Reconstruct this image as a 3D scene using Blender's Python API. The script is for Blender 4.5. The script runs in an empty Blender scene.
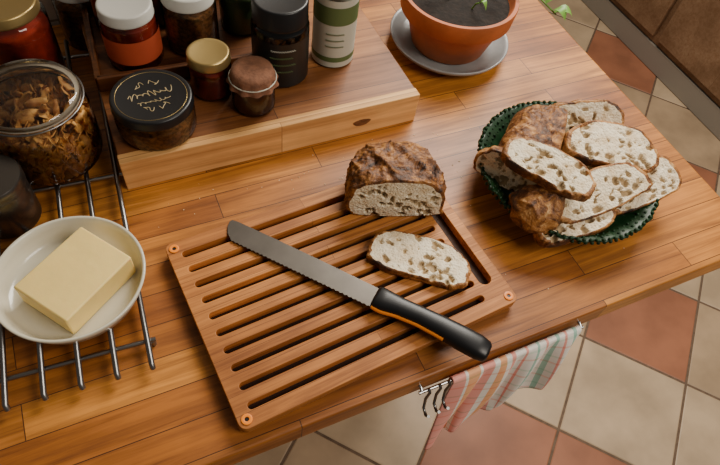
import bpy, bmesh, math, random
from mathutils import Vector, Matrix, noise
random.seed(7)
TZ = 0.90   # counter top height (m)
pi = math.pi

# ------------------------------------------------------------------ helpers
def P(x, y, z=0.0):
    """cm on / above the counter -> world metres"""
    return Vector((x/100, y/100, TZ + z/100))

def empty(name, loc=(0, 0, 0), rz=0.0):
    e = bpy.data.objects.new(name, None)
    e.location = loc
    e.rotation_euler = (0, 0, rz)
    e.empty_display_size = 0.02
    bpy.context.collection.objects.link(e)
    return e

def mesh_obj(name, verts, faces, mats, midx=None, parent=None, loc=(0, 0, 0), rot=(0, 0, 0), smooth=True, cm=True):
    s = 0.01 if cm else 1.0
    me = bpy.data.meshes.new(name)
    me.from_pydata([(v[0]*s, v[1]*s, v[2]*s) for v in verts], [], faces)
    if not isinstance(mats, (list, tuple)):
        mats = [mats]
    for m in mats:
        me.materials.append(m)
    if midx:
        for p, i in zip(me.polygons, midx):
            p.material_index = i
    for p in me.polygons:
        p.use_smooth = smooth
    me.update()
    bm = bmesh.new(); bm.from_mesh(me)
    bmesh.ops.recalc_face_normals(bm, faces=bm.faces)
    bm.to_mesh(me); bm.free()
    o = bpy.data.objects.new(name, me)
    bpy.context.collection.objects.link(o)
    o.location = loc
    o.rotation_euler = rot
    if parent:
        o.parent = parent
    return o

def lathe(name, prof, mats, parent=None, loc=(0, 0, 0), seg=64, rot=(0, 0, 0), mfun=None, wob=None, sharp=True):
    verts, faces, mi = [], [], []
    n = len(prof)
    for j in range(seg):
        a = 2*pi*j/seg
        for i, (r, z) in enumerate(prof):
            rr = r + (wob(a, i) if wob else 0)
            verts.append((rr*math.cos(a), rr*math.sin(a), z))
    for j in range(seg):
        k = (j+1) % seg
        for i in range(n-1):
            if prof[i][0] < 1e-6 and prof[i+1][0] < 1e-6:
                continue
            faces.append((j*n+i, k*n+i, k*n+i+1, j*n+i+1))
            mi.append(mfun(i) if mfun else 0)
    o = mesh_obj(name, verts, faces, mats, mi, parent, loc, rot)
    bm = bmesh.new(); bm.from_mesh(o.data)
    bmesh.ops.remove_doubles(bm, verts=bm.verts, dist=1e-6)
    bmesh.ops.recalc_face_normals(bm, faces=bm.faces)
    bm.to_mesh(o.data); bm.free()
    if sharp:
        m = o.modifiers.new('es', 'EDGE_SPLIT'); m.split_angle = math.radians(50)
    return o

def box(name, size, mat, parent=None, loc=(0, 0, 0), rot=(0, 0, 0), bev=0.15, seg=3):
    """size in cm, loc in m (centre)"""
    bm = bmesh.new()
    bmesh.ops.create_cube(bm, size=1)
    bmesh.ops.scale(bm, vec=(size[0]/100, size[1]/100, size[2]/100), verts=bm.verts)
    if bev > 0:
        bmesh.ops.bevel(bm, geom=bm.edges[:], offset=bev/100, segments=seg, affect='EDGES', profile=0.5)
    me = bpy.data.meshes.new(name)
    bm.to_mesh(me); bm.free()
    me.materials.append(mat)
    for p in me.polygons: p.use_smooth = True
    o = bpy.data.objects.new(name, me)
    bpy.context.collection.objects.link(o)
    o.location = loc; o.rotation_euler = rot
    if parent: o.parent = parent
    m = o.modifiers.new('wn', 'WEIGHTED_NORMAL'); m.keep_sharp = True
    return o

def tube(name, pts, r, mat, parent=None, cyclic=False, loc=(0, 0, 0), res=6, rot=(0, 0, 0)):
    cu = bpy.data.curves.new(name, 'CURVE'); cu.dimensions = '3D'
    cu.bevel_depth = r/100; cu.bevel_resolution = 4; cu.resolution_u = res
    cu.use_fill_caps = True
    sp = cu.splines.new('POLY'); sp.points.add(len(pts)-1)
    for p, q in zip(sp.points, pts):
        p.co = (q[0]/100, q[1]/100, q[2]/100, 1)
    sp.use_cyclic_u = cyclic
    cu.materials.append(mat)
    o = bpy.data.objects.new(name, cu)
    bpy.context.collection.objects.link(o)
    o.location = loc; o.rotation_euler = rot
    if parent: o.parent = parent
    sp.use_smooth = True
    return curve_to_mesh(o)

def curve_to_mesh(o):
    dg = bpy.context.evaluated_depsgraph_get()
    dg.update()
    me = bpy.data.meshes.new_from_object(o.evaluated_get(dg))
    n = bpy.data.objects.new(o.name, me)
    bpy.context.collection.objects.link(n)
    n.location = o.location; n.rotation_euler = o.rotation_euler; n.parent = o.parent
    nm = o.name
    bpy.data.objects.remove(o)
    n.name = nm
    return n

def plate2d(name, loops, z0, z1, mat, parent=None, bevel=0.1, loc=(0, 0, 0), rot=(0, 0, 0)):
    cu = bpy.data.curves.new(name, 'CURVE'); cu.dimensions = '2D'; cu.fill_mode = 'BOTH'
    cu.extrude = max((z1-z0)/200 - bevel/100, 0.00001); cu.bevel_depth = bevel/100; cu.bevel_resolution = 2
    cu.offset = -bevel/100
    for lp in loops:
        sp = cu.splines.new('POLY'); sp.points.add(len(lp)-1)
        for p, q in zip(sp.points, lp): p.co = (q[0]/100, q[1]/100, 0, 1)
        sp.use_cyclic_u = True
    cu.materials.append(mat)
    o = bpy.data.objects.new(name, cu)
    bpy.context.collection.objects.link(o)
    o.location = Vector(loc) + Vector((0, 0, (z0+z1)/200)); o.rotation_euler = rot
    if parent: o.parent = parent
    o = curve_to_mesh(o)
    return o

def rrect(x0, y0, x1, y1, r, n=8):
    pts = []
    for cx, cy, a0 in ((x1-r, y1-r, 0), (x0+r, y1-r, 90), (x0+r, y0+r, 180), (x1-r, y0+r, 270)):
        for i in range(n+1):
            a = math.radians(a0 + 90*i/n)
            pts.append((cx+r*math.cos(a), cy+r*math.sin(a)))
    return pts

# ------------------------------------------------------------------ materials
def newmat(name):
    m = bpy.data.materials.new(name); m.use_nodes = True
    nt = m.node_tree
    return m, nt, nt.nodes['Principled BSDF']

def N(nt, t, **kw):
    n = nt.nodes.new(t)
    for k, v in kw.items(): setattr(n, k, v)
    return n

def mat(name, col, rough=0.5, metal=0.0, var=0.0, vscale=20, bump=0.0, bscale=60, spec=0.5, coat=0.0, sss=0.0, col2=None):
    m, nt, b = newmat(name)
    b.inputs['Base Color'].default_value = (*col, 1)
    b.inputs['Roughness'].default_value = rough
    b.inputs['Metallic'].default_value = metal
    b.inputs['Specular IOR Level'].default_value = spec
    b.inputs['Coat Weight'].default_value = coat
    b.inputs['Coat Roughness'].default_value = 0.08
    if sss:
        b.inputs['Subsurface Weight'].default_value = sss
        b.inputs['Subsurface Radius'].default_value = (0.02, 0.01, 0.005)
        b.inputs['Subsurface Scale'].default_value = 0.3
    tc = N(nt, 'ShaderNodeTexCoord')
    if var or col2:
        nz = N(nt, 'ShaderNodeTexNoise'); nz.inputs['Scale'].default_value = vscale; nz.inputs['Detail'].default_value = 5
        nt.links.new(tc.outputs['Object'], nz.inputs['Vector'])
        r = N(nt, 'ShaderNodeValToRGB')
        r.color_ramp.elements[0].position = 0.35; r.color_ramp.elements[1].position = 0.65
        c2 = col2 if col2 else tuple(c*(1-var) for c in col)
        r.color_ramp.elements[0].color = (*c2, 1); r.color_ramp.elements[1].color = (*col, 1)
        nt.links.new(nz.outputs['Fac'], r.inputs['Fac'])
        nt.links.new(r.outputs['Color'], b.inputs['Base Color'])
    if bump:
        nz = N(nt, 'ShaderNodeTexNoise'); nz.inputs['Scale'].default_value = bscale; nz.inputs['Detail'].default_value = 6
        nt.links.new(tc.outputs['Object'], nz.inputs['Vector'])
        bp = N(nt, 'ShaderNodeBump'); bp.inputs['Strength'].default_value = bump; bp.inputs['Distance'].default_value = 0.002
        nt.links.new(nz.outputs['Fac'], bp.inputs['Height'])
        nt.links.new(bp.outputs['Normal'], b.inputs['Normal'])
    return m

def wood(name, c1, c2, dark, bw=0.5, rh=0.045, rough=0.35, coat=0.0, mortar=0.0006, grain=0.55, off=(0, 0, 0), gs=(3, 60, 60), blotch=0.62):
    m, nt, b = newmat(name)
    tc = N(nt, 'ShaderNodeTexCoord')
    mp = N(nt, 'ShaderNodeMapping'); mp.inputs['Location'].default_value = off
    nt.links.new(tc.outputs['Object'], mp.inputs['Vector'])
    br = N(nt, 'ShaderNodeTexBrick'); br.offset = 0.37; br.offset_frequency = 2; br.squash = 1
    br.inputs['Scale'].default_value = 1
    br.inputs['Brick Width'].default_value = bw; br.inputs['Row Height'].default_value = rh
    br.inputs['Mortar Size'].default_value = mortar; br.inputs['Mortar Smooth'].default_value = 0.3
    br.inputs['Bias'].default_value = 0.0
    br.inputs['Color1'].default_value = (*c1, 1); br.inputs['Color2'].default_value = (*c2, 1)
    br.inputs['Mortar'].default_value = (*dark, 1)
    nt.links.new(mp.outputs['Vector'], br.inputs['Vector'])
    add = N(nt, 'ShaderNodeVectorMath', operation='MULTIPLY_ADD')
    add.inputs[1].default_value = (7, 7, 7)
    nt.links.new(br.outputs['Color'], add.inputs[0]); nt.links.new(mp.outputs['Vector'], add.inputs[2])
    m2 = N(nt, 'ShaderNodeMapping'); m2.inputs['Scale'].default_value = gs
    nt.links.new(add.outputs[0], m2.inputs['Vector'])
    nz = N(nt, 'ShaderNodeTexNoise'); nz.inputs['Scale'].default_value = 1.6; nz.inputs['Detail'].default_value = 8; nz.inputs['Roughness'].default_value = 0.65; nz.inputs['Distortion'].default_value = 0.6
    nt.links.new(m2.outputs['Vector'], nz.inputs['Vector'])
    r = N(nt, 'ShaderNodeValToRGB')
    g = 1-grain
    r.color_ramp.elements[0].position = 0.3; r.color_ramp.elements[0].color = (g, g*0.85, g*0.7, 1)
    r.color_ramp.elements[1].position = 0.62; r.color_ramp.elements[1].color = (1.05, 1.05, 1.05, 1)
    nt.links.new(nz.outputs['Fac'], r.inputs['Fac'])
    mx = N(nt, 'ShaderNodeMix', data_type='RGBA', blend_type='MULTIPLY'); mx.inputs['Factor'].default_value = 1
    nt.links.new(br.outputs['Color'], mx.inputs['A']); nt.links.new(r.outputs['Color'], mx.inputs['B'])
    n2 = N(nt, 'ShaderNodeTexNoise'); n2.inputs['Scale'].default_value = 9; n2.inputs['Detail'].default_value = 3
    nt.links.new(mp.outputs['Vector'], n2.inputs['Vector'])
    r2 = N(nt, 'ShaderNodeValToRGB')
    r2.color_ramp.elements[0].position = 0.3; r2.color_ramp.elements[0].color = (blotch, blotch*0.9, blotch*0.8, 1)
    r2.color_ramp.elements[1].position = 0.65; r2.color_ramp.elements[1].color = (1, 1, 1, 1)
    nt.links.new(n2.outputs['Fac'], r2.inputs['Fac'])
    mx2 = N(nt, 'ShaderNodeMix', data_type='RGBA', blend_type='MULTIPLY'); mx2.inputs['Factor'].default_value = 1
    nt.links.new(mx.outputs['Result'], mx2.inputs['A']); nt.links.new(r2.outputs['Color'], mx2.inputs['B'])
    nt.links.new(mx2.outputs['Result'], b.inputs['Base Color'])
    rr = N(nt, 'ShaderNodeMapRange'); rr.inputs['To Min'].default_value = rough+0.15; rr.inputs['To Max'].default_value = rough-0.05
    nt.links.new(nz.outputs['Fac'], rr.inputs['Value']); nt.links.new(rr.outputs['Result'], b.inputs['Roughness'])
    bp = N(nt, 'ShaderNodeBump'); bp.inputs['Strength'].default_value = 0.25; bp.inputs['Distance'].default_value = 0.0008
    nt.links.new(nz.outputs['Fac'], bp.inputs['Height']); nt.links.new(bp.outputs['Normal'], b.inputs['Normal'])
    b.inputs['Coat Weight'].default_value = coat
    b.inputs['Coat Roughness'].default_value = 0.3
    b.inputs['Specular IOR Level'].default_value = 0.4
    return m

def thin_glass(name, tint=(0.95, 0.97, 0.96)):
    m = bpy.data.materials.new(name); m.use_nodes = True
    nt = m.node_tree; nt.nodes.clear()
    out = N(nt, 'ShaderNodeOutputMaterial')
    tr = N(nt, 'ShaderNodeBsdfTransparent'); tr.inputs['Color'].default_value = (*tint, 1)
    gl = N(nt, 'ShaderNodeBsdfGlossy'); gl.inputs['Roughness'].default_value = 0.04
    fr = N(nt, 'ShaderNodeFresnel'); fr.inputs['IOR'].default_value = 1.6
    mx = N(nt, 'ShaderNodeMixShader')
    nt.links.new(fr.outputs[0], mx.inputs[0]); nt.links.new(tr.outputs[0], mx.inputs[1]); nt.links.new(gl.outputs[0], mx.inputs[2])
    nt.links.new(mx.outputs[0], out.inputs['Surface'])
    return m

M_counter = wood('oiled_oak_staves', (0.68, 0.275, 0.048), (0.38, 0.122, 0.020), (0.08, 0.027, 0.007), bw=0.40, rh=0.039, rough=0.40, coat=0.08, grain=0.6)
M_board = wood('bamboo_strips', (0.68, 0.275, 0.065), (0.50, 0.183, 0.038), (0.22, 0.075, 0.015), bw=0.9, rh=0.0209, rough=0.48, mortar=0.0003, grain=0.5, gs=(5, 120, 120), blotch=0.62)
M_boardbase = wood('bamboo_gap_shade', (0.045, 0.016, 0.005), (0.035, 0.012, 0.004), (0.018, 0.006, 0.002), rough=0.6, grain=0.4)  # shade of the gaps and handle slot put into the base colour
M_blocktop = wood('block_wood_top', (0.40, 0.160, 0.045), (0.23, 0.080, 0.021), (0.06, 0.022, 0.008), bw=0.6, rh=0.06, rough=0.42, coat=0.05)
M_blockfront = wood('block_wood_pine', (0.88, 0.52, 0.20), (0.82, 0.46, 0.165), (0.4, 0.2, 0.08), bw=2, rh=0.5, rough=0.5, grain=0.42, gs=(2, 40, 40), blotch=0.78)
M_knot = mat('wood_knot', (0.20, 0.08, 0.028), 0.6, var=0.5, vscale=150)
M_tray = wood('dark_tray_wood', (0.20, 0.07, 0.02), (0.16, 0.055, 0.016), (0.05, 0.02, 0.01), rough=0.4)
M_steel = mat('brushed_steel', (0.28, 0.275, 0.27), 0.33, 1.0)
M_blade = mat('blade_steel', (0.16, 0.143, 0.125), 0.36, 0.85, var=0.15, vscale=40)
M_chrome = mat('chrome', (0.5, 0.5, 0.5), 0.2, 1.0)
M_black = mat('black_plastic', (0.005, 0.005, 0.006), 0.38)
M_orange = mat('orange_plastic', (0.92, 0.26, 0.012), 0.4)
M_cream = mat('cream_ceramic', (0.64, 0.60, 0.47), 0.22, coat=0.4)
M_butter = mat('butter', (0.93, 0.69, 0.24), 0.45, sss=0.25, var=0.06, vscale=50, bump=0.15, bscale=120)
M_green = mat('green_glaze', (0.008, 0.042, 0.012), 0.4, var=0.4, vscale=60, spec=0.35)
M_glass = thin_glass('clear_glass')
M_terra = mat('terracotta', (0.54, 0.145, 0.042), 0.62, var=0.3, vscale=25, bump=0.2)
M_soil = mat('potting_soil', (0.018, 0.011, 0.007), 0.95, var=0.6, vscale=90, bump=1.0, bscale=150)
M_leaf = mat('leaf', (0.14, 0.30, 0.04), 0.45)
M_saucer = mat('grey_saucer_glaze', (0.34, 0.35, 0.35), 0.3, var=0.2, vscale=30, coat=0.3)
M_red = mat('paprika_red', (0.44, 0.03, 0.007), 0.6, var=0.4, vscale=80)
M_gold = mat('gold_lid', (0.50, 0.36, 0.14), 0.35, 0.85)
M_white = mat('white_lid', (0.54, 0.53, 0.48), 0.35)
M_label = mat('paper_label', (0.53, 0.53, 0.44), 0.6)
M_glabel = mat('green_label', (0.10, 0.15, 0.05), 0.6)
M_fabric = mat('brown_fabric', (0.24, 0.10, 0.05), 0.85, var=0.35, vscale=140, bump=0.5, bscale=300)
M_honey = mat('dark_preserve', (0.09, 0.026, 0.010), 0.3)
M_spice = mat('spice_mix', (0.36, 0.14, 0.035), 0.8, var=0.7, vscale=220)
M_chip = mat('dried_mushroom', (0.90, 0.47, 0.12), 0.65, col2=(0.45, 0.165, 0.035), vscale=90)

# bread
def crumb_mat():
    m, nt, b = newmat('bread_crumb')
    tc = N(nt, 'ShaderNodeTexCoord')
    nd = N(nt, 'ShaderNodeTexNoise'); nd.inputs['Scale'].default_value = 120; nd.inputs['Detail'].default_value = 3
    nt.links.new(tc.outputs['Object'], nd.inputs['Vector'])
    ma = N(nt, 'ShaderNodeVectorMath', operation='MULTIPLY_ADD'); ma.inputs[1].default_value = (0.006, 0.006, 0.006)
    nt.links.new(nd.outputs['Color'], ma.inputs[0]); nt.links.new(tc.outputs['Object'], ma.inputs[2])
    vo = N(nt, 'ShaderNodeTexVoronoi'); vo.inputs['Scale'].default_value = 330; vo.inputs['Randomness'].default_value = 1
    nz = N(nt, 'ShaderNodeTexNoise'); nz.inputs['Scale'].default_value = 60; nz.inputs['Detail'].default_value = 6
    nt.links.new(ma.outputs[0], vo.inputs['Vector']); nt.links.new(tc.outputs['Object'], nz.inputs['Vector'])
    r = N(nt, 'ShaderNodeValToRGB')
    r.color_ramp.elements[0].position = 0.35; r.color_ramp.elements[0].color = (0.72, 0.56, 0.35, 1)
    r.color_ramp.elements[1].position = 0.6; r.color_ramp.elements[1].color = (0.90, 0.79, 0.58, 1)
    nt.links.new(nz.outputs['Fac'], r.inputs['Fac'])
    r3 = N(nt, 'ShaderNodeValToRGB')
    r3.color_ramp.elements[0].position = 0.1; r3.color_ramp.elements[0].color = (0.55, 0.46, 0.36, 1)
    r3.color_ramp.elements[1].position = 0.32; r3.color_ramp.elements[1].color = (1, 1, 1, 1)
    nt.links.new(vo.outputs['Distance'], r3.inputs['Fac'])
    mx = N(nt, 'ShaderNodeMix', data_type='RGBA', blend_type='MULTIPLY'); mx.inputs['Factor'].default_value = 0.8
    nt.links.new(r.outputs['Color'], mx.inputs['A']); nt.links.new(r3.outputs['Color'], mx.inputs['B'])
    nt.links.new(mx.outputs['Result'], b.inputs['Base Color'])
    b.inputs['Roughness'].default_value = 0.85
    bp = N(nt, 'ShaderNodeBump'); bp.inputs['Strength'].default_value = 0.7; bp.inputs['Distance'].default_value = 0.0015
    nt.links.new(vo.outputs['Distance'], bp.inputs['Height']); nt.links.new(bp.outputs['Normal'], b.inputs['Normal'])
    return m

def crust_mat():
    m, nt, b = newmat('bread_crust')
    tc = N(nt, 'ShaderNodeTexCoord')
    nz = N(nt, 'ShaderNodeTexNoise'); nz.inputs['Scale'].default_value = 36; nz.inputs['Detail'].default_value = 10; nz.inputs['Roughness'].default_value = 0.74; nz.inputs['Distortion'].default_value = 1.0
    nt.links.new(tc.outputs['Object'], nz.inputs['Vector'])
    r = N(nt, 'ShaderNodeValToRGB')
    e = r.color_ramp.elements
    e[0].position = 0.39; e[0].color = (0.025, 0.008, 0.003, 1)
    e[1].position = 0.49; e[1].color = (0.17, 0.056, 0.010, 1)
    e.new(0.57).color = (0.40, 0.165, 0.035, 1)
    e.new(0.69).color = (0.68, 0.42, 0.18, 1)
    nt.links.new(nz.outputs['Fac'], r.inputs['Fac'])
    nt.links.new(r.outputs['Color'], b.inputs['Base Color'])
    b.inputs['Roughness'].default_value = 0.55
    n2 = N(nt, 'ShaderNodeTexNoise'); n2.inputs['Scale'].default_value = 150; n2.inputs['Detail'].default_value = 8
    nt.links.new(tc.outputs['Object'], n2.inputs['Vector'])
    bp = N(nt, 'ShaderNodeBump'); bp.inputs['Strength'].default_value = 1.0; bp.inputs['Distance'].default_value = 0.003
    nt.links.new(n2.outputs['Fac'], bp.inputs['Height']); nt.links.new(bp.outputs['Normal'], b.inputs['Normal'])
    return m
M_crumb, M_crust = crumb_mat(), crust_mat()
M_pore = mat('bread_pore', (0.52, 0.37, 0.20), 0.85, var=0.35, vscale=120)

# ------------------------------------------------------------------ floor tiles
def build_floor():
    c, s = math.cos(math.radians(40.6)), math.sin(math.radians(40.6))
    ox, oy = 124, 12
    t = 30.0; g = 0.35
    red = {(0, 0), (4, 1), (-2, 1), (-2, 0), (3, -1), (2, 0), (2, 2), (5, 0), (-4, 2), (-3, 4), (1, 3), (6, 2), (1, -2)}
    rnd = random.Random(3)
    verts, faces, mi = [], [], []
    for i in range(-14, 12):
        for j in range(-9, 14):
            u0, v0 = i*t+g, j*t+g
            u1, v1 = (i+1)*t-g, (j+1)*t-g
            b = 0.25
            zt, zb = 0.0, -0.5
            base = len(verts)
            for (u, v, z) in [(u0, v0, zb), (u1, v0, zb), (u1, v1, zb), (u0, v1, zb),
                              (u0, v0, zt-b*.6), (u1, v0, zt-b*.6), (u1, v1, zt-b*.6), (u0, v1, zt-b*.6),
                              (u0+b, v0+b, zt), (u1-b, v0+b, zt), (u1-b, v1-b, zt), (u0+b, v1-b, zt)]:
                verts.append((ox+u*c-v*s, oy+u*s+v*c, z))
            if (i, j) in red: k = 1
            elif -3 <= i <= 5 and -2 <= j <= 4: k = 0 if (i*7+j*3) % 3 else 2
            else: k = 1 if rnd.random() < 0.35 else rnd.choice([0, 2])
            for a in range(4):
                q = (a+1) % 4
                faces.append((base+a, base+q, base+4+q, base+4+a)); mi.append(k)
                faces.append((base+4+a, base+4+q, base+8+q, base+8+a)); mi.append(k)
            faces.append((base+8, base+9, base+10, base+11)); mi.append(k)
    n = len(verts)
    for (x, y) in ((-420, -300), (420, -300), (420, 420), (-420, 420)):
        verts.append((x, y, -0.18))
    faces.append((n, n+1, n+2, n+3)); mi.append(3)
    ma = mat('tile_cream', (0.60, 0.44, 0.28), 0.42, var=0.3, vscale=7, bump=0.1, bscale=30)
    mb = mat('tile_terracotta', (0.40, 0.16, 0.085), 0.42, var=0.3, vscale=7, bump=0.1, bscale=30)
    mc = mat('tile_beige', (0.50, 0.35, 0.215), 0.42, var=0.3, vscale=7, bump=0.1, bscale=30)
    md = mat('grout', (0.17, 0.11, 0.07), 0.9, var=0.3, vscale=60)
    mesh_obj('floor', verts, faces, [ma, mb, mc, md], mi, smooth=False)
build_floor()

# ------------------------------------------------------------------ room
def tile_wall_mat():
    m, nt, b = newmat('white_wall_tile')
    tc = N(nt, 'ShaderNodeTexCoord')
    sx = N(nt, 'ShaderNodeSeparateXYZ'); cx = N(nt, 'ShaderNodeCombineXYZ')
    nt.links.new(tc.outputs['Object'], sx.inputs[0])
    nt.links.new(sx.outputs['X'], cx.inputs['X']); nt.links.new(sx.outputs['Z'], cx.inputs['Y'])
    br = N(nt, 'ShaderNodeTexBrick'); br.offset = 0; br.inputs['Scale'].default_value = 1
    br.inputs['Brick Width'].default_value = 0.10; br.inputs['Row Height'].default_value = 0.10; br.inputs['Mortar Size'].default_value = 0.002
    br.inputs['Color1'].default_value = (0.66, 0.62, 0.55, 1); br.inputs['Color2'].default_value = (0.60, 0.56, 0.48, 1); br.inputs['Mortar'].default_value = (0.3, 0.26, 0.2, 1)
    nt.links.new(cx.outputs[0], br.inputs['Vector']); nt.links.new(br.outputs['Color'], b.inputs['Base Color'])
    b.inputs['Roughness'].default_value = 0.25
    return m
box('wall_back', (190, 8, 260), tile_wall_mat(), loc=(-0.55, 0.935, 1.30), bev=0)
cab = empty('kitchen_cabinet', (0, 0, 0))
M_cab = wood('cabinet_wood', (0.32, 0.20, 0.12), (0.29, 0.175, 0.10), (0.15, 0.08, 0.04), bw=4, rh=1.5, rough=0.5, grain=0.25)
M_plinth = mat('grey_plinth', (0.30, 0.265, 0.22), 0.5)
box('plinth', (50, 260, 9), M_plinth, cab, loc=(2.30, 1.30, 0.047), bev=0.2)
box('carcass', (54, 262, 76), M_cab, cab, loc=(2.325, 1.30, 0.475), bev=0.3)
for i in range(4):
    box('door_panel_%d' % (i+1), (2, 60, 70), M_cab, cab, loc=(2.045, 0.36+i*0.63, 0.475), bev=0.4)
    tube('handle_%d' % (i+1), [(203.5, 12+i*63, 75), (201, 12+i*63, 75), (201, 26+i*63, 75), (203.5, 26+i*63, 75)], 0.5, M_steel, cab)

# ------------------------------------------------------------------ counter
FRONT = 16.6
ctr = empty('kitchen_counter', (0, 0, 0))
cx0, cx1, cy0, cy1 = -110, 75.5, FRONT, 88.5
box('wooden_top', (cx1-cx0, cy1-cy0, 3.8), M_counter, ctr, loc=((cx0+cx1)/200, (cy0+cy1)/200, TZ-0.019), bev=0.35)
box('base_cabinet', (160, 40, 86), mat('cabinet_paint', (0.45, 0.36, 0.25), 0.5), ctr, loc=(-0.26, 0.68, 0.431), bev=0.2)

# ------------------------------------------------------------------ bread slotted board
bd = empty('slatted_bread_board', P(18.4, 31.2, 0.0), math.radians(4.6))
LX, LY = 17.4, 12.0
loops = [rrect(-LX, -LY, LX, LY, 0.9)]
ng = 10
for i in range(ng):
    yy = -9.9 + i*19.8/(ng-1)
    loops.append(rrect(-15.9, yy-0.43, 13.6, yy+0.43, 0.42, 4))
loops.append(rrect(14.3, -8.6, 16.0, 8.6, 0.83, 6))
plate2d('slatted_top', loops, 0.7, 1.9, M_board, bd, bevel=0.08)
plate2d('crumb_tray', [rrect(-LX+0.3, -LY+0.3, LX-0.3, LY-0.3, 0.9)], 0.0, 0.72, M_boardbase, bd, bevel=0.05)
for i, (sx, sy) in enumerate(((-1, -1), (-1, 1), (1, -1), (1, 1))):
    x, y = sx*(LX-0.95), sy*(LY-0.95)
    lathe('corner_ring_%d' % i, [(0.22, 1.86), (0.24, 2.02), (0.38, 2.06), (0.56, 2.02), (0.58, 1.86)], M_orange, bd, loc=(x/100, y/100, 0), seg=24)
    lathe('corner_plug_%d' % i, [(0, 1.93), (0.23, 1.93), (0.24, 1.86)], M_black, bd, loc=(x/100, y/100, 0), seg=24)

# ------------------------------------------------------------------ knife
def build_knife():
    tip = Vector((7.5, 41.9)); end = Vector((29.0, 15.7))
    dv = end-tip; ang = math.atan2(dv.y, dv.x); L = dv.length
    k = empty('bread_knife', P(tip.x, tip.y, 2.05))
    k.rotation_euler = (0, math.radians(-2.7), ang)
    bl = L-13.3
    pts = [(0.15, 1.25), (0.0, 0.9), (0.25, 0.1), (0.8, -0.7), (1.6, -1.25)]
    x = 1.8
    while x < bl-0.6:
        pts.append((x, -1.42)); pts.append((x+0.28, -1.30)); x += 0.56
    pts += [(bl-0.3, -1.45), (bl+0.2, -1.3), (bl+0.2, 1.25), (bl*0.6, 1.38), (bl*0.3, 1.40), (1.0, 1.36)]
    plate2d('blade', [pts], -0.08, 0.08, M_blade, k, bevel=0.03)
    secs = [(bl-0.5, 0.05, 1.30, 0.75), (bl-0.1, 0.05, 1.45, 0.95), (bl+0.8, 0.0, 1.42, 1.03), (bl+2.5, 0.1, 1.18, 1.03), (bl+5, 0.2, 1.12, 1.05), (bl+7.5, 0.15, 1.22, 1.10),
            (bl+10, 0.0, 1.36, 1.10), (bl+12, -0.12, 1.38, 1.02), (bl+13, -0.2, 1.2, 0.85), (bl+13.3, -0.2, 0.85, 0.6)]
    S = 32
    V, F = [], []
    for (x, yc, w, h) in secs:
        for j in range(S):
            a = 2*pi*j/S
            ca, sa = math.cos(a), math.sin(a)
            V.append((x, yc + w*math.copysign(abs(ca)**0.75, ca), h*math.copysign(abs(sa)**0.75, sa)))
    for i in range(len(secs)-1):
        for j in range(S):
            q = (j+1) % S
            F.append((i*S+j, i*S+q, (i+1)*S+q, (i+1)*S+j))
    F.append(tuple(range(S))); F.append(tuple(range((len(secs)-1)*S, len(secs)*S)))
    mesh_obj('handle', V, F, M_black, parent=k, loc=(0, 0, 0.0008))
    pts3 = []
    for i in range(16):
        t = i/15
        xx = bl-0.3+t*8.6
        for a, b_ in zip(secs, secs[1:]):
            if a[0] <= xx <= b_[0]:
                u = (xx-a[0])/(b_[0]-a[0])
                yy = (a[1]-a[2])*(1-u)+(b_[1]-b_[2])*u
        pts3.append((xx, yy+0.04, 0.15))
    tube('orange_inlay', pts3, 0.26, M_orange, k)
build_knife()

# ------------------------------------------------------------------ bread
def outline(a, w, ht, hb, seed=0.0):
    ca, sa = math.cos(a), math.sin(a)
    x = w*math.copysign(abs(ca)**0.78, ca)
    if sa >= 0: y = ht*abs(sa)**0.85
    else: y = -hb*abs(sa)**0.45
    n = noise.noise(Vector((ca*1.6+seed, sa*1.6, seed*0.7)))*0.13 + noise.noise(Vector((ca*5+seed, sa*5, 3)))*0.045
    return x*(1+n), y*(1+n)

def make_holes(n, w, ht, hb, rnd, rmax):
    hs = []
    for _ in range(n):
        a = rnd.random()*2*pi; r = math.sqrt(rnd.random())*0.88
        x, y = outline(a, w, ht, hb)
        rr = 0.09+rmax*rnd.random()**3.6
        hs.append((x*r, y*r, rr, rnd.random()*pi, 0.35+0.4*rnd.random()))
    return hs

def hole_depth(x, y, hs):
    d = 0.0
    nx = 0.16*noise.noise(Vector((x*2.3, y*2.3, 5.1))); ny = 0.16*noise.noise(Vector((x*2.3, y*2.3, 9.7)))
    x += nx; y += ny
    for (hx, hy, rr, an, asp) in hs:
        dx, dy = x-hx, y-hy
        if abs(dx) > rr or abs(dy) > rr: continue
        u = (dx*math.cos(an)+dy*math.sin(an))/rr
        v = (-dx*math.sin(an)+dy*math.cos(an))/(rr*asp)
        q = u*u+v*v
        if q < 1:
            d = max(d, min(1.0, (1-q)*1.6)*rr*0.85)
    return d

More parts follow.
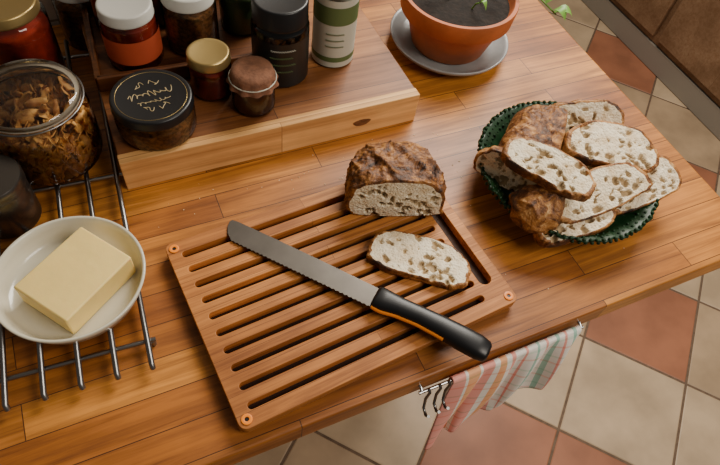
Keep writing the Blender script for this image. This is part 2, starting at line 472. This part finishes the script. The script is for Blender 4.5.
def bread_slice(name, loc, rot, w=6.3, ht=4.7, hb=2.0, th=1.3, seed=1, parent=None, rings=44, S=140, nh=150, cr=0.945):
    """slice lying in local XY, thickness along Z (0..th)"""
    rnd = random.Random(seed)
    V, F, MI = [], [], []
    sd = seed*1.37
    ol = [outline(2*pi*j/S, w, ht, hb, sd) for j in range(S)]
    bend = (rnd.random()-0.5)*0.006
    def face(zbase, sgn):
        hs = make_holes(nh, w, ht, hb, rnd, 0.62)
        ids = []; dep = {}
        for k in range(rings+1):
            r = k/rings
            if k == 0:
                d = hole_depth(0, 0, hs); V.append((0, 0, zbase-sgn*d)); ids.append([len(V)-1]); dep[len(V)-1] = d
                continue
            row = []
            for j in range(S):
                x, y = ol[j][0]*r, ol[j][1]*r
                d = hole_depth(x, y, hs)+0.06*noise.noise(Vector((x*2, y*2, sd)))
                edge = 0.10*max(0, (r-0.93)/0.07)**2
                V.append((x, y, zbase-sgn*(min(d, th*0.42)+edge)+bend*(x*x)))
                dep[len(V)-1] = d
                row.append(len(V)-1)
            ids.append(row)
        for j in range(S):
            q = (j+1) % S
            F.append((ids[0][0], ids[1][j], ids[1][q])); MI.append(0)
        for k in range(1, rings):
            for j in range(S):
                q = (j+1) % S
                f = (ids[k][j], ids[k+1][j], ids[k+1][q], ids[k][q])
                F.append(f)
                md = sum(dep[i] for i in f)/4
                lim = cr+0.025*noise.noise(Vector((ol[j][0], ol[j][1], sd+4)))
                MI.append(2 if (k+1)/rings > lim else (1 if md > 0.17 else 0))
        return ids[-1]
    a = face(th, 1); b = face(0, -1)
    prev = a
    for m_ in range(1, 4):
        t = m_/4
        row = []
        for j in range(S):
            s = 1+0.02*math.sin(pi*t)+0.015*noise.noise(Vector((ol[j][0]*2, ol[j][1]*2, t*2+sd)))
            V.append((ol[j][0]*s, ol[j][1]*s, th*(1-t)+bend*ol[j][0]**2)); row.append(len(V)-1)
        for j in range(S):
            q = (j+1) % S
            F.append((prev[j], prev[q], row[q], row[j])); MI.append(2)
        prev = row
    for j in range(S):
        q = (j+1) % S
        F.append((prev[j], prev[q], b[q], b[j])); MI.append(2)
    return mesh_obj(name, V, F, [M_crumb, M_pore, M_crust], MI, parent, loc, rot)

def bread_loaf(name, loc, rot, w=6.2, ht=4.9, hb=2.2, depth=9.5, seed=4, rings=44, S=200, ND=70, parent=None):
    """local: x across, z up, cut face at y=0 looking to -y; origin at face bottom centre"""
    rnd = random.Random(seed)
    V, F, MI = [], [], []
    sd = seed*1.37
    ol = [outline(2*pi*j/S, w, ht, hb, sd) for j in range(S)]
    hs = make_holes(170, w, ht, hb, rnd, 0.6)
    ids = [[0]]; dep = {0: 0}
    V.append((0, 0.1, hb))
    for k in range(1, rings+1):
        r = k/rings; row = []
        for j in range(S):
            x, z = ol[j][0]*r, ol[j][1]*r
            d = hole_depth(x, z, hs)
            V.append((x, d+0.1*max(0, (r-.93)/.07)**2, z+hb)); dep[len(V)-1] = d; row.append(len(V)-1)
        ids.append(row)
    for j in range(S): F.append((0, ids[1][j], ids[1][(j+1) % S])); MI.append(0)
    for k in range(1, rings):
        for j in range(S):
            q = (j+1) % S; f = (ids[k][j], ids[k+1][j], ids[k+1][q], ids[k][q]); F.append(f)
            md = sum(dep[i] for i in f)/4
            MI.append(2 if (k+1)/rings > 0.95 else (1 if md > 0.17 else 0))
    prev = ids[-1]
    for m_ in range(1, ND+1):
        t = m_/ND
        s = max(0.0, 1-t**3.0)**(1/2.2)
        y = depth*t
        fade = min(1, t*8)
        row = []
        for j in range(S):
            x0, z0 = ol[j]
            up = max(0, z0)/ht
            ph = x0*1.0+0.5*y+1.5*noise.noise(Vector((x0*.35, y*.35, 1)))
            ridge = 0.6*(1-abs(math.sin(ph*0.9)))**3*up*fade
            n = 0.22*noise.noise(Vector((x0*0.9, y*0.9, z0*0.9+sd))) + 0.16*noise.noise(Vector((x0*2.4, y*2.4, z0*2.4+sd)))+0.13*noise.noise(Vector((x0*6, y*6, z0*6+sd)))
            ss = s*(1+(ridge+n*(0.3+0.7*fade))/5.0)
            V.append((x0*ss, y, (z0*ss if z0 > 0 else z0*s**0.35)+hb)); row.append(len(V)-1)
        for j in range(S):
            q = (j+1) % S; F.append((prev[j], prev[q], row[q], row[j])); MI.append(2)
        prev = row
    F.append(tuple(prev)); MI.append(2)
    if not isinstance(rot, tuple): rot = (0, 0, rot)
    return mesh_obj(name, V, F, [M_crumb, M_pore, M_crust], MI, parent, loc, rot)

bread_loaf('cut_bread_loaf', P(27.5, 36.6, 1.98), math.radians(-21), w=6.2, ht=4.6, depth=9.2)
bread_slice('bread_slice', P(27.4, 29.3, 2.0), (0, 0, math.radians(-40)), w=6.0, ht=3.5, hb=2.6, seed=3, th=1.1, cr=0.955)

# ------------------------------------------------------------------ green bowl with bread
def build_bowl():
    e = empty('green_bread_bowl', P(52.6, 34.8, 0))
    prof = [(0, 0.5), (6.0, 0.5), (6.3, 0.0), (6.9, 0.0), (7.1, 0.6), (8.9, 1.8), (10.9, 3.3), (12.1, 4.3), (12.3, 4.6), (11.9, 4.6), (10.5, 3.7), (8.6, 2.3), (6.7, 1.1), (0, 0.9)]
    def wob(a, i):
        return 0.18*math.cos(a*28) if 6 <= i <= 10 else 0
    lathe('bowl_body', prof, M_green, e, seg=224, wob=wob, sharp=False)
    V, F = [], []
    def bead(c, r):
        b = len(V); n, m_ = 8, 5
        for i in range(m_+1):
            th = pi*i/m_
            for j in range(n):
                a = 2*pi*j/n
                V.append((c[0]+r*math.sin(th)*math.cos(a), c[1]+r*math.sin(th)*math.sin(a), c[2]+r*math.cos(th)))
        for i in range(m_):
            for j in range(n):
                q = (j+1) % n
                F.append((b+i*n+j, b+i*n+q, b+(i+1)*n+q, b+(i+1)*n+j))
    for row, (R_, z, cnt, r) in enumerate(((12.1, 4.65, 90, 0.27), (11.4, 4.2, 86, 0.24), (10.7, 3.75, 80, 0.24), (12.1, 4.05, 90, 0.26), (11.3, 3.35, 84, 0.26), (10.4, 2.7, 80, 0.26))):
        for i in range(cnt):
            a = 2*pi*(i+0.5*row)/cnt
            bead((R_*math.cos(a), R_*math.sin(a), z), r)
    mesh_obj('woven_rim', V, F, M_green, parent=e)
    return e
build_bowl()
R = math.radians
pile = empty('sliced_bread_pile', P(0, 0, 0))
# (x, y, z, rx, ry, rz, w, ht, hb, th, seed)
SL = [
    (57.4, 33.8, 6.2, 14, 6, -27, 6.7, 4.0, 2.5, 1.8, 11),     # large slice
    (57.6, 39.6, 5.4, 46, 0, -26, 5.8, 3.8, 2.4, 1.8, 12),     # upright behind
    (45.8, 32.4, 8.3, 10, 0, -57, 5.7, 2.9, 2.3, 1.6, 13),     # front centre, on top
    (52.6, 28.9, 5.2, 20, -8, 0, 6.9, 3.2, 2.4, 1.7, 14),     # lower right
    (60.0, 28.6, 4.0, 20, -6, 4, 6.0, 3.2, 2.5, 1.6, 15),      # far right
    (44.3, 36.6, 4.7, 70, 0, -55, 4.6, 2.4, 1.8, 1.7, 17),     # left, edge on
    (48.0, 26.9, 3.2, 10, -6, -4, 5.4, 2.8, 2.1, 1.8, 18),     # front low
    (53.5, 35.5, 3.0, 8, 0, 40, 6.8, 4.2, 3.2, 1.5, 20),       # bottom filler
    (59.5, 34.5, 3.4, 14, -10, -30, 6.2, 3.6, 2.5, 1.5, 21),   # under large
]
for i, (x, y, z, rx, ry, rz, w, ht, hb, th, sd) in enumerate(SL):
    bread_slice('slice_%d' % (i+1), (x/100, y/100, z/100), (R(rx), R(ry), R(rz)), w=w, ht=ht, hb=hb, th=th, seed=sd, rings=36, S=120, nh=120, parent=pile, cr=0.93)
bread_loaf('heel_1', (0.447, 0.308, 0.030), (R(8), 0, R(150)), w=3.4, ht=3.4, hb=1.2, depth=4.6, seed=9, rings=16, S=100, ND=30, parent=pile)
bread_loaf('heel_2', (0.530, 0.385, 0.030), (0, R(0), R(48)), w=5.0, ht=4.4, hb=1.5, depth=7.0, seed=19, rings=16, S=120, ND=40, parent=pile)
bread_loaf('heel_3', (0.490, 0.365, 0.045), (0, R(0), R(60)), w=3.8, ht=3.8, hb=1.2, depth=6.0, seed=23, rings=16, S=120, ND=40, parent=pile)

# ------------------------------------------------------------------ chopping block
blk = empty('chopping_block', P(18.5, 68.5, 0))
box('block_core', (41.0, 31.2, 4.95), M_blocktop, blk, loc=(0, 0.0, 0.0248), bev=0.15)
box('front_rail', (41.2, 1.6, 5.0), M_blockfront, blk, loc=(0, -0.149, 0.0251), bev=0.15)
kn = [(0.6*math.cos(a)*2.2*(1+0.12*math.sin(3*a)), 0.6*math.sin(a)) for a in [2*pi*i/28 for i in range(28)]]
plate2d('wood_knot', [kn], 0, 0.04, M_knot, blk, bevel=0.01, loc=(0.118, -0.1572, 0.022), rot=(R(90), 0, 0))

tr = empty('spice_tray', P(11.5, 73.4, 5.0), R(-3))
box('tray_bottom', (26, 16, 0.6), M_tray, tr, loc=(0, 0, 0.003), bev=0.1)
for n, s, l in (('rim_front', (26, 0.8, 2.2), (0, -7.9, 1.1)), ('rim_back', (26, 0.8, 2.2), (0, 7.9, 1.1)), ('rim_left', (0.8, 16, 2.2), (-12.8, 0, 1.1)), ('rim_right', (0.8, 16, 2.2), (12.8, 0, 1.1))):
    box(n, s, M_tray, tr, loc=(l[0]/100, l[1]/100, l[2]/100), bev=0.15)

# ------------------------------------------------------------------ jars
def jar(name, x, y, z, r, h, lidm, fillm, fill=0.8, neck=0.85, lidh=1.2, lidr=None, label=None, glass=M_glass):
    e = empty(name, P(x, y, z))
    nr = r*neck; lidr = lidr or nr+0.15
    hb = h-lidh
    lathe('glass', [(0, 0.15), (r*0.86, 0.15), (r*0.9, 0.0), (r*0.97, 0.12), (r, 0.5), (r, hb-0.9), (r*0.96, hb-0.45), (nr, hb-0.1), (nr, hb+0.6)], glass, e, seg=72)
    fr = r-0.18
    top = 0.3+(hb-0.9)*fill
    lathe('contents', [(0, 0.3), (fr, 0.3), (fr, top-0.1), (fr*0.96, top), (0, top+0.05)], fillm, e, seg=48)
    lathe('lid', [(nr*0.9, hb-0.05), (lidr, hb-0.05), (lidr+0.06, hb+0.1), (lidr, hb+0.22), (lidr, h-0.2), (lidr-0.12, h-0.05), (lidr-0.3, h), (lidr-0.55, h-0.08), (0, h-0.08)], lidm, e, seg=72)
    if label:
        z0, z1, lm = label
        lathe('label', [(r+0.03, z0), (r+0.03, z1)], lm, e, seg=64)
    return e

ja = jar('preserve_jar', 3.7, 57.9, 5, 4.85, 5.0, M_black, M_spice, neck=0.98, lidh=1.3, lidr=4.85)
tube('lid_ring', [(4.2*math.cos(2*pi*i/64), 4.2*math.sin(2*pi*i/64), 4.92) for i in range(64)], 0.03, M_gold, ja, cyclic=True)
M_script = mat('gold_print', (0.40, 0.31, 0.16), 0.5)
def squiggle(n, x0, x1, y0, amp, freq, ph):
    return [(x0+(x1-x0)*i/(n-1)+0.18*math.sin(i*freq*0.9), y0+amp*math.sin(i*freq+ph)*(0.6+0.4*math.sin(i*0.21+ph)), 4.94) for i in range(n)]
tube('script_line_1', squiggle(70, -2.7, 2.6, 0.35, 0.55, 0.75, 0), 0.055, M_script, ja, rot=(0, 0, R(5)))
tube('script_line_2', squiggle(50, -1.9, 1.9, -1.05, 0.28, 0.9, 1), 0.04, M_script, ja, rot=(0, 0, R(5)))
for s in (-1, 1):
    for q in (-1, 1):
        tube('flourish_%d_%d' % (s+2, q+2), [(q*(0.3+1.5*i/24*(1-0.3*i/24))+0.3*math.cos(i*.5)*(i/24), s*(2.1+0.5*math.sin(i*0.28)+0.25*math.sin(i*.5)*(i/24)), 4.94) for i in range(25)], 0.045, M_script, ja, rot=(0, 0, R(5)))

jar('spice_jar', 12.0, 62.4, 5, 2.8, 6.2, M_gold, M_red, neck=0.9, lidh=1.3, lidr=2.75)
jc = jar('cloth_covered_jar', 16.4, 58.0, 5, 2.8, 5.8, M_fabric, M_honey, neck=0.85, lidh=0.9, lidr=2.4)
lathe('cloth_cover', [(0, 6.05), (1.9, 6.05), (2.6, 5.85), (2.8, 5.3), (2.95, 4.6), (3.25, 4.0)], M_fabric, jc, seg=96, wob=lambda a, i: (0.16*math.cos(a*11) if i >= 4 else 0), sharp=False)
tube('string_tie', [(3.0*math.cos(2*pi*i/40), 3.0*math.sin(2*pi*i/40), 4.7) for i in range(40)], 0.09, M_label, jc, cyclic=True)
jar('paprika_jar', 3.9, 70.6, 5.65, 3.6, 8.5, M_white, M_red, fill=1.0, neck=0.92, lidh=1.5, lidr=3.4, label=(1.5, 5.0, mat('red_label', (0.50, 0.08, 0.03), 0.5)))
jar('sugar_jar', 12.0, 71.6, 5.65, 3.6, 8.8, M_white, M_spice, fill=0.9, neck=0.92, lidh=1.7, lidr=3.45)
jar('herb_jar', 19.6, 73.6, 5.65, 3.0, 8.2, M_black, M_glabel, fill=0.9, neck=0.92, lidh=1.6, lidr=2.9)
jar('tomato_paste_jar', 3.0, 78.2, 5.65, 3.0, 8.6, mat('red_lid', (0.5, 0.05, 0.02), 0.35), M_red, fill=1.0, neck=0.92, lidh=1.5, lidr=2.9)
jar('honey_jar', 9.6, 78.6, 5.65, 3.0, 9.5, M_gold, M_honey, fill=1.0, neck=0.92, lidh=1.5, lidr=2.9)
jar('pepper_grinder_jar', 21.9, 63.1, 5, 3.8, 11.8, M_black, M_black, fill=1.0, neck=0.9, lidh=2.8, lidr=3.6, label=(0.4, 7.4, mat('dark_label', (0.012, 0.012, 0.011), 0.4)))
e = bpy.data.objects['pepper_grinder_jar']
for k in range(4):
    zc = 6.3-k*1.1
    a0, a1 = R(232-2*k), R(282-6*(k % 2))
    tube('label_text_%d' % k, [(3.86*math.cos(a0+(a1-a0)*i/30), 3.86*math.sin(a0+(a1-a0)*i/30), zc+0.16*math.sin(i*2.3)) for i in range(31)], 0.04, M_glabel if k else M_label, e)
jar('herb_salt_shaker', 30.2, 64.2, 5, 3.0, 13.3, M_white, M_label, fill=1.0, neck=0.9, lidh=1.2, lidr=2.8, label=(0.3, 10.9, M_label))
e = bpy.data.objects['herb_salt_shaker']
lathe('green_band', [(3.06, 7.2), (3.06, 9.9)], M_glabel, e, seg=64)
lathe('lower_band', [(3.06, 1.2), (3.06, 2.0)], M_glabel, e, seg=64)
for k in range(3):
    tube('label_text_%d' % k, [(3.07*math.cos(R(225+1.6*i)), 3.07*math.sin(R(225+1.6*i)), 5.8-k*1.0+0.13*math.sin(i*2.1)) for i in range(31)], 0.04, M_glabel, e)

# ------------------------------------------------------------------ wire rack (left)
rk = empty('wire_cooling_rack', P(-4.4, 27.8, 0), R(-3.3))
for i in range(9):
    x = -i*3.45
    tube('bar_%d' % i, [(x, 0, 1.0), (x, 0.3, 1.6), (x, 54, 1.6), (x, 54.4, 1.0)], 0.3, M_steel, rk)
for i, y in enumerate((3.2, 27, 51)):
    tube('crossbar_%d' % i, [(0.8, y, 1.05), (-28.4, y, 1.05)], 0.25, M_steel, rk)
for i, (x, y) in enumerate(((0.4, 3.2), (-27.8, 3.2), (0.4, 51), (-27.8, 51))):
    tube('foot_%d' % i, [(x, y, 1.0), (x, y, 0.0)], 0.35, M_steel, rk)
RZ = 1.92

pl = empty('butter_plate', P(-9.8, 39.2, RZ))
lathe('dish', [(0, 0.25), (4.8, 0.25), (5.0, 0.0), (5.3, 0.0), (5.5, 0.3), (6.9, 0.9), (7.35, 2.1), (7.7, 3.1), (7.6, 3.25), (7.35, 3.1), (7.1, 2.3), (6.85, 1.5), (6.4, 0.85), (5.6, 0.7), (0, 0.7)], M_cream, pl, seg=96, sharp=False)
bt = box('butter_block', (9.2, 7.2, 3.1), M_butter, None, loc=P(-9.2, 39.0, RZ+0.75+1.55), rot=(0, 0, R(36)), bev=0.25, seg=4)

jm = empty('dried_mushroom_jar', P(-9.4, 60.3, RZ))
lathe('glass', [(0, 0.3), (4.9, 0.3), (5.3, 0.0), (6.0, 0.3), (6.2, 1.0), (6.2, 6.8), (5.9, 7.8), (5.3, 8.4), (5.25, 9.2)], M_glass, jm, seg=80)
lathe('glass_lid', [(5.5, 9.2), (5.75, 9.3), (5.8, 9.7), (5.5, 10.1), (4.2, 10.3), (0, 10.35)], M_glass, jm, seg=80)
lathe('rubber_seal', [(5.1, 9.05), (5.7, 9.05), (5.75, 9.25), (5.7, 9.42), (5.1, 9.42)], mat('seal_ring', (0.5, 0.42, 0.32), 0.6), jm, seg=80)
tube('clip_wire', [(5.95*math.cos(2*pi*i/48), 5.95*math.sin(2*pi*i/48), 9.0) for i in range(48)], 0.12, M_steel, jm, cyclic=True)
def chips(n, rmax, z0, z1, rnd):
    V, F = [], []
    for _ in range(n):
        a = rnd.random()*2*pi; rr = math.sqrt(rnd.random())*rmax
        if rnd.random() < 0.55: rr = rmax*(0.85+0.15*rnd.random())
        c = Vector((rr*math.cos(a), rr*math.sin(a), z0+(z1-z0)*rnd.random()))
        M = Matrix.Rotation(rnd.random()*6.28, 3, 'X') @ Matrix.Rotation(rnd.random()*6.28, 3, 'Y') @ Matrix.Rotation(rnd.random()*6.28, 3, 'Z')
        ln, wd, cv = 0.9+rnd.random()*0.8, 0.3+rnd.random()*0.35, 0.2+rnd.random()*0.5
        b = len(V)
        for i in range(6):
            t = i/5*2-1
            wv = wd*(1-0.55*t*t)
            for s in (-1, 1):
                for q in (0, 0.12):
                    p = M @ Vector((t*ln, s*wv, cv*(t*t)+0.12*math.sin(t*7)+q)) + c
                    r2 = math.hypot(p.x, p.y)
                    if r2 > rmax+0.25: p.x *= (rmax+0.25)/r2; p.y *= (rmax+0.25)/r2
                    p.z = min(max(p.z, 0.35), 8.2)
                    V.append(tuple(p))
        for i in range(5):
            k = b+i*4
            for f in ((0, 4, 6, 2), (1, 3, 7, 5), (0, 1, 5, 4), (2, 6, 7, 3)):
                F.append(tuple(k+w for w in f))
        F.append((b, b+2, b+3, b+1)); F.append((b+20, b+21, b+23, b+22))
    return V, F
V, F = chips(560, 5.7, 0.7, 6.6, random.Random(5))
mesh_obj('dried_slices', V, F, M_chip, parent=jm)

jar('tomato_preserve_jar', -10.2, 76.0, RZ, 4.8, 11.5, M_gold, M_red, neck=0.88, lidh=1.4)
jar('storage_jar', -1.2, 84.2, 0, 3.6, 9.5, M_white, M_spice, neck=0.9, lidh=1.4)
cn = empty('steel_canister', P(-15.2, 51.6, RZ))
M_dsteel = mat('dark_steel', (0.14, 0.13, 0.12), 0.28, 0.95)
lathe('body', [(0, 0), (3.2, 0), (3.4, 0.2), (3.4, 5.5), (3.3, 5.7)], M_dsteel, cn, seg=64)
lathe('lid', [(3.3, 5.6), (3.5, 5.7), (3.5, 6.8), (3.3, 7.1), (0.9, 7.3), (0.8, 7.6), (0.6, 7.8), (0, 7.8)], M_dsteel, cn, seg=64)

# ------------------------------------------------------------------ plant pot
pp = empty('potted_plant', P(52.2, 66.8, 0))
lathe('saucer', [(0, 0.3), (6.5, 0.3), (6.8, 0), (7.3, 0), (7.6, 0.4), (9.4, 1.6), (9.8, 2.3), (9.6, 2.45), (9.2, 2.0), (7.4, 0.9), (0, 0.8)], M_saucer, pp, seg=96, sharp=False)
lathe('clay_pot', [(0, 0.9), (5.8, 0.9), (6.1, 1.1), (7.9, 6.6), (8.0, 6.8), (8.7, 6.9), (8.9, 7.1), (9.15, 9.7), (9.05, 10.0), (8.5, 10.0), (8.3, 9.7), (8.1, 8.9), (7.8, 8.5)], M_terra, pp, seg=96)
lathe('soil', [(0, 9.1), (4, 9.0), (7.0, 8.8), (8.15, 8.7)], M_soil, pp, seg=64, sharp=False)
def leaf(V, F, base, dirv, L, W):
    b = len(V); up = Vector((0, 0, 1)); side = dirv.cross(up).normalized()
    for i in range(7):
        t = i/6
        c = base+dirv*L*t+Vector((0, 0, 1.2*math.sin(t*2.2)-1.6*t*t))
        w = W*math.sin(pi*min(1, t*0.97+0.03))**0.8
        V.append(tuple(c-side*w+Vector((0, 0, .15*w)))); V.append(tuple(c)); V.append(tuple(c+side*w+Vector((0, 0, .15*w))))
    for i in range(6):
        k = b+i*3
        F.append((k, k+1, k+4, k+3)); F.append((k+1, k+2, k+5, k+4))
V, F = [], []
for i, (bx, by, dx, dy, l) in enumerate(((0.5, -3, 0.3, -1.0, 1.5), (2.5, -2, 1.0, -0.5, 2.2), (-1.5, 0, -1, 0.4, 2.5), (0, 3, 0.2, 1, 3.0))):
    bs = Vector((bx, by, 8.9)); tp = bs+Vector((dx*l*0.6, dy*l*0.6, 1.6+0.5*i))
    tube('stem_%d' % i, [tuple(bs), tuple((bs+tp)/2+Vector((0, 0, .4))), tuple(tp)], 0.12, M_leaf, pp)
    leaf(V, F, tp, Vector((dx, dy, 0.2)).normalized(), 1.6+0.4*i, 0.45+0.1*i)
tube('trailing_stem', [(4, 0, 8.8), (7.5, -3, 11.2), (10.5, -5.6, 10.9), (13.2, -7.6, 8.8)], 0.13, M_leaf, pp)
leaf(V, F, Vector((12.9, -7.4, 9.1)), Vector((0.85, -0.5, 0.1)).normalized(), 3.0, 1.0)
leaf(V, F, Vector((12.6, -7.2, 9.4)), Vector((0.3, -0.9, 0.1)).normalized(), 2.6, 0.9)
leaf(V, F, Vector((11.5, -6.4, 10.3)), Vector((0.8, 0.5, 0.1)).normalized(), 2.6, 0.9)
mesh_obj('leaves', V, F, M_leaf, parent=pp)

# ------------------------------------------------------------------ towel, rail and hooks
rail = empty('towel_rail', (0, 0, 0))
yr = FRONT-0.75
ZR = 90-2.0
tube('rod', [(21.6, yr, ZR), (44.6, yr, ZR)], 0.2, M_chrome, rail)
for i, x in enumerate((22.0, 44.3)):
    tube('bracket_%d' % i, [(x, FRONT+0.2, ZR+0.3), (x, FRONT-0.3, ZR+0.3), (x, yr, ZR)], 0.2, M_chrome, rail)
for i, x in enumerate((22.8, 24.2, 25.4)):
    tube('hook_%d' % i, [(x, yr, ZR+0.3), (x, yr-0.4, ZR), (x, yr-0.3, ZR-2.2), (x-0.2, yr-0.8, ZR-3.8), (x-0.3, yr-1.7, ZR-4.0), (x-0.4, yr-2.1, ZR-3.0)], 0.18, M_steel, rail)

def towel_mat():
    m, nt, b = newmat('striped_cotton')
    uv = N(nt, 'ShaderNodeUVMap'); sx = N(nt, 'ShaderNodeSeparateXYZ'); nt.links.new(uv.outputs[0], sx.inputs[0])
    def stripes(sock, freq, cols):
        mu = N(nt, 'ShaderNodeMath', operation='MULTIPLY'); mu.inputs[1].default_value = freq
        fr = N(nt, 'ShaderNodeMath', operation='FRACT'); nt.links.new(sock, mu.inputs[0]); nt.links.new(mu.outputs[0], fr.inputs[0])
        r = N(nt, 'ShaderNodeValToRGB'); r.color_ramp.interpolation = 'CONSTANT'
        e = r.color_ramp.elements
        e[0].position = 0; e[0].color = (*cols[0][1], 1); e[1].position = cols[1][0]; e[1].color = (*cols[1][1], 1)
        for p, c in cols[2:]: e.new(p).color = (*c, 1)
        nt.links.new(fr.outputs[0], r.inputs['Fac']); return r.outputs['Color']
    W = (0.94, 0.88, 0.80); PK = (0.92, 0.40, 0.33); OR = (0.92, 0.46, 0.23); G = (0.40, 0.62, 0.51)
    a = stripes(sx.outputs['X'], 0.999, [(0, PK), (0.09, W), (0.11, OR), (0.20, W), (0.22, PK), (0.31, W), (0.35, OR), (0.40, W), (0.44, PK), (0.47, W), (0.55, PK), (0.57, W), (0.64, G), (0.66, W),
                                          (0.71, PK), (0.73, W), (0.79, G), (0.82, W), (0.86, PK), (0.88, W), (0.93, G), (0.96, W)])
    c = stripes(sx.outputs['Y'], 6.0, [(0, (1, 1, 1)), (0.15, (0.95, 0.70, 0.64)), (0.24, (1, 1, 1)), (0.55, (0.76, 0.88, 0.81)), (0.64, (1, 1, 1))])
    mx = N(nt, 'ShaderNodeMix', data_type='RGBA', blend_type='MULTIPLY'); mx.inputs['Factor'].default_value = 0.9
    nt.links.new(a, mx.inputs['A']); nt.links.new(c, mx.inputs['B']); nt.links.new(mx.outputs['Result'], b.inputs['Base Color'])
    b.inputs['Roughness'].default_value = 0.9
    return m
NX, NZ = 130, 50
V, F, UV = [], [], []
fold = {-1: (-0.26, 0.40), -2: (0.0, 0.48), -3: (0.26, 0.38), -4: (0.36, 0.0), -5: (0.36, -1.2), -6: (0.36, -1.7)}
for i in range(NX+1):
    u = i/NX
    x = 25.8+18.2*u
    bot = 17.0*(1-u)**0.8+9.0*u+1.2+0.5*math.sin(u*16)
    for j in range(-6, NZ+1):
        if j < 0:
            y = yr+fold[j][0]; zz = ZR+fold[j][1]; t = 0
        else:
            t = j/NZ; zz = ZR+0.15-bot*t
            y = yr-0.38-2.3*t**0.6*abs(math.sin(u*12+1.0*t))**1.3-0.7*t*math.sin(u*27+2)
        xx = x+0.8*t*math.sin(u*17)-1.0*t*(1-u)
        V.append((xx, y, zz)); UV.append((u*1.0, (zz-60)/22))
R_ = NZ+7
for i in range(NX):
    for j in range(R_-1):
        F.append((i*R_+j, (i+1)*R_+j, (i+1)*R_+j+1, i*R_+j+1))
tw = mesh_obj('kitchen_towel', V, F, towel_mat())
ul = tw.data.uv_layers.new(name='UVMap')
for lp in tw.data.loops: ul.data[lp.index].uv = UV[lp.vertex_index]
sm = tw.modifiers.new('th', 'SOLIDIFY'); sm.thickness = 0.0012; sm.offset = 0

# ------------------------------------------------------------------ crumbs
V, F = [], []
rnd = random.Random(8)
for _ in range(220):
    if rnd.random() < 0.6: cx, cy = rnd.gauss(30, 8), rnd.gauss(40, 6)
    else: cx, cy = rnd.uniform(0, 60), rnd.uniform(20, 51)
    lx, ly = cx-18.4, cy-31.3
    if abs(lx) < 18.6 and abs(ly) < 13.8: continue
    if cy > 51.5: continue
    if (cx-52.6)**2+(cy-34.8)**2 < 64: continue
    s = 0.04+0.09*rnd.random()
    b = len(V)
    for k in range(6):
        dx, dy, dz = [(1, 0, 0), (-1, 0, 0), (0, 1, 0), (0, -1, 0), (0, 0, 1), (0, 0, -1)][k]
        q = s*(0.6+0.7*rnd.random())
        V.append((cx+dx*q, cy+dy*q, 90+s*0.5+dz*q*0.5))
    for f in ((0, 2, 4), (2, 1, 4), (1, 3, 4), (3, 0, 4), (2, 0, 5), (1, 2, 5), (3, 1, 5), (0, 3, 5)):
        F.append(tuple(b+i for i in f))
mesh_obj('bread_crumbs', V, F, mat('crumb_bits', (0.72, 0.55, 0.33), 0.8), smooth=False)

# ------------------------------------------------------------------ light
w = bpy.data.worlds.new('World'); bpy.context.scene.world = w; w.use_nodes = True
w.node_tree.nodes['Background'].inputs['Color'].default_value = (1.0, 0.90, 0.78, 1)
w.node_tree.nodes['Background'].inputs['Strength'].default_value = 0.12
def area(name, loc, target, size, power, col):
    l = bpy.data.lights.new(name, 'AREA'); l.shape = 'RECTANGLE'; l.size = size[0]; l.size_y = size[1]; l.energy = power; l.color = col
    o = bpy.data.objects.new(name, l); bpy.context.collection.objects.link(o)
    o.location = loc
    o.rotation_euler = (Vector(target)-Vector(loc)).to_track_quat('-Z', 'Y').to_euler()
    return o
area('window_light', (1.15, 1.20, 2.1), (0.40, 0.38, 0.9), (0.8, 0.8), 42, (1.0, 0.93, 0.82))
area('front_fill', (1.1, -0.7, 2.4), (0.45, 0.3, 0.8), (0.9, 0.9), 27, (1.0, 0.90, 0.78))  # added fill from above the front side, not a lamp of the kitchen

# ------------------------------------------------------------------ camera
Xc = Vector((1764, -531, 596)).normalized(); Yc = Vector((-488, -952, 596)).normalized(); Zc = -Vector((-77, 413, 596)).normalized()
right = Vector((Xc.x, Yc.x, Zc.x)); up = -Vector((Xc.y, Yc.y, Zc.y)); back = -Vector((Xc.z, Yc.z, Zc.z))
rotm = Matrix((right, up, back)).transposed()
cam = bpy.data.cameras.new('camera'); co = bpy.data.objects.new('camera', cam)
bpy.context.collection.objects.link(co)
cam.sensor_width = 36; cam.lens = 596/720*36; cam.clip_start = 0.02
co.matrix_world = Matrix.Translation((0, 0, TZ+0.62)) @ rotm.to_4x4()
bpy.context.scene.camera = co
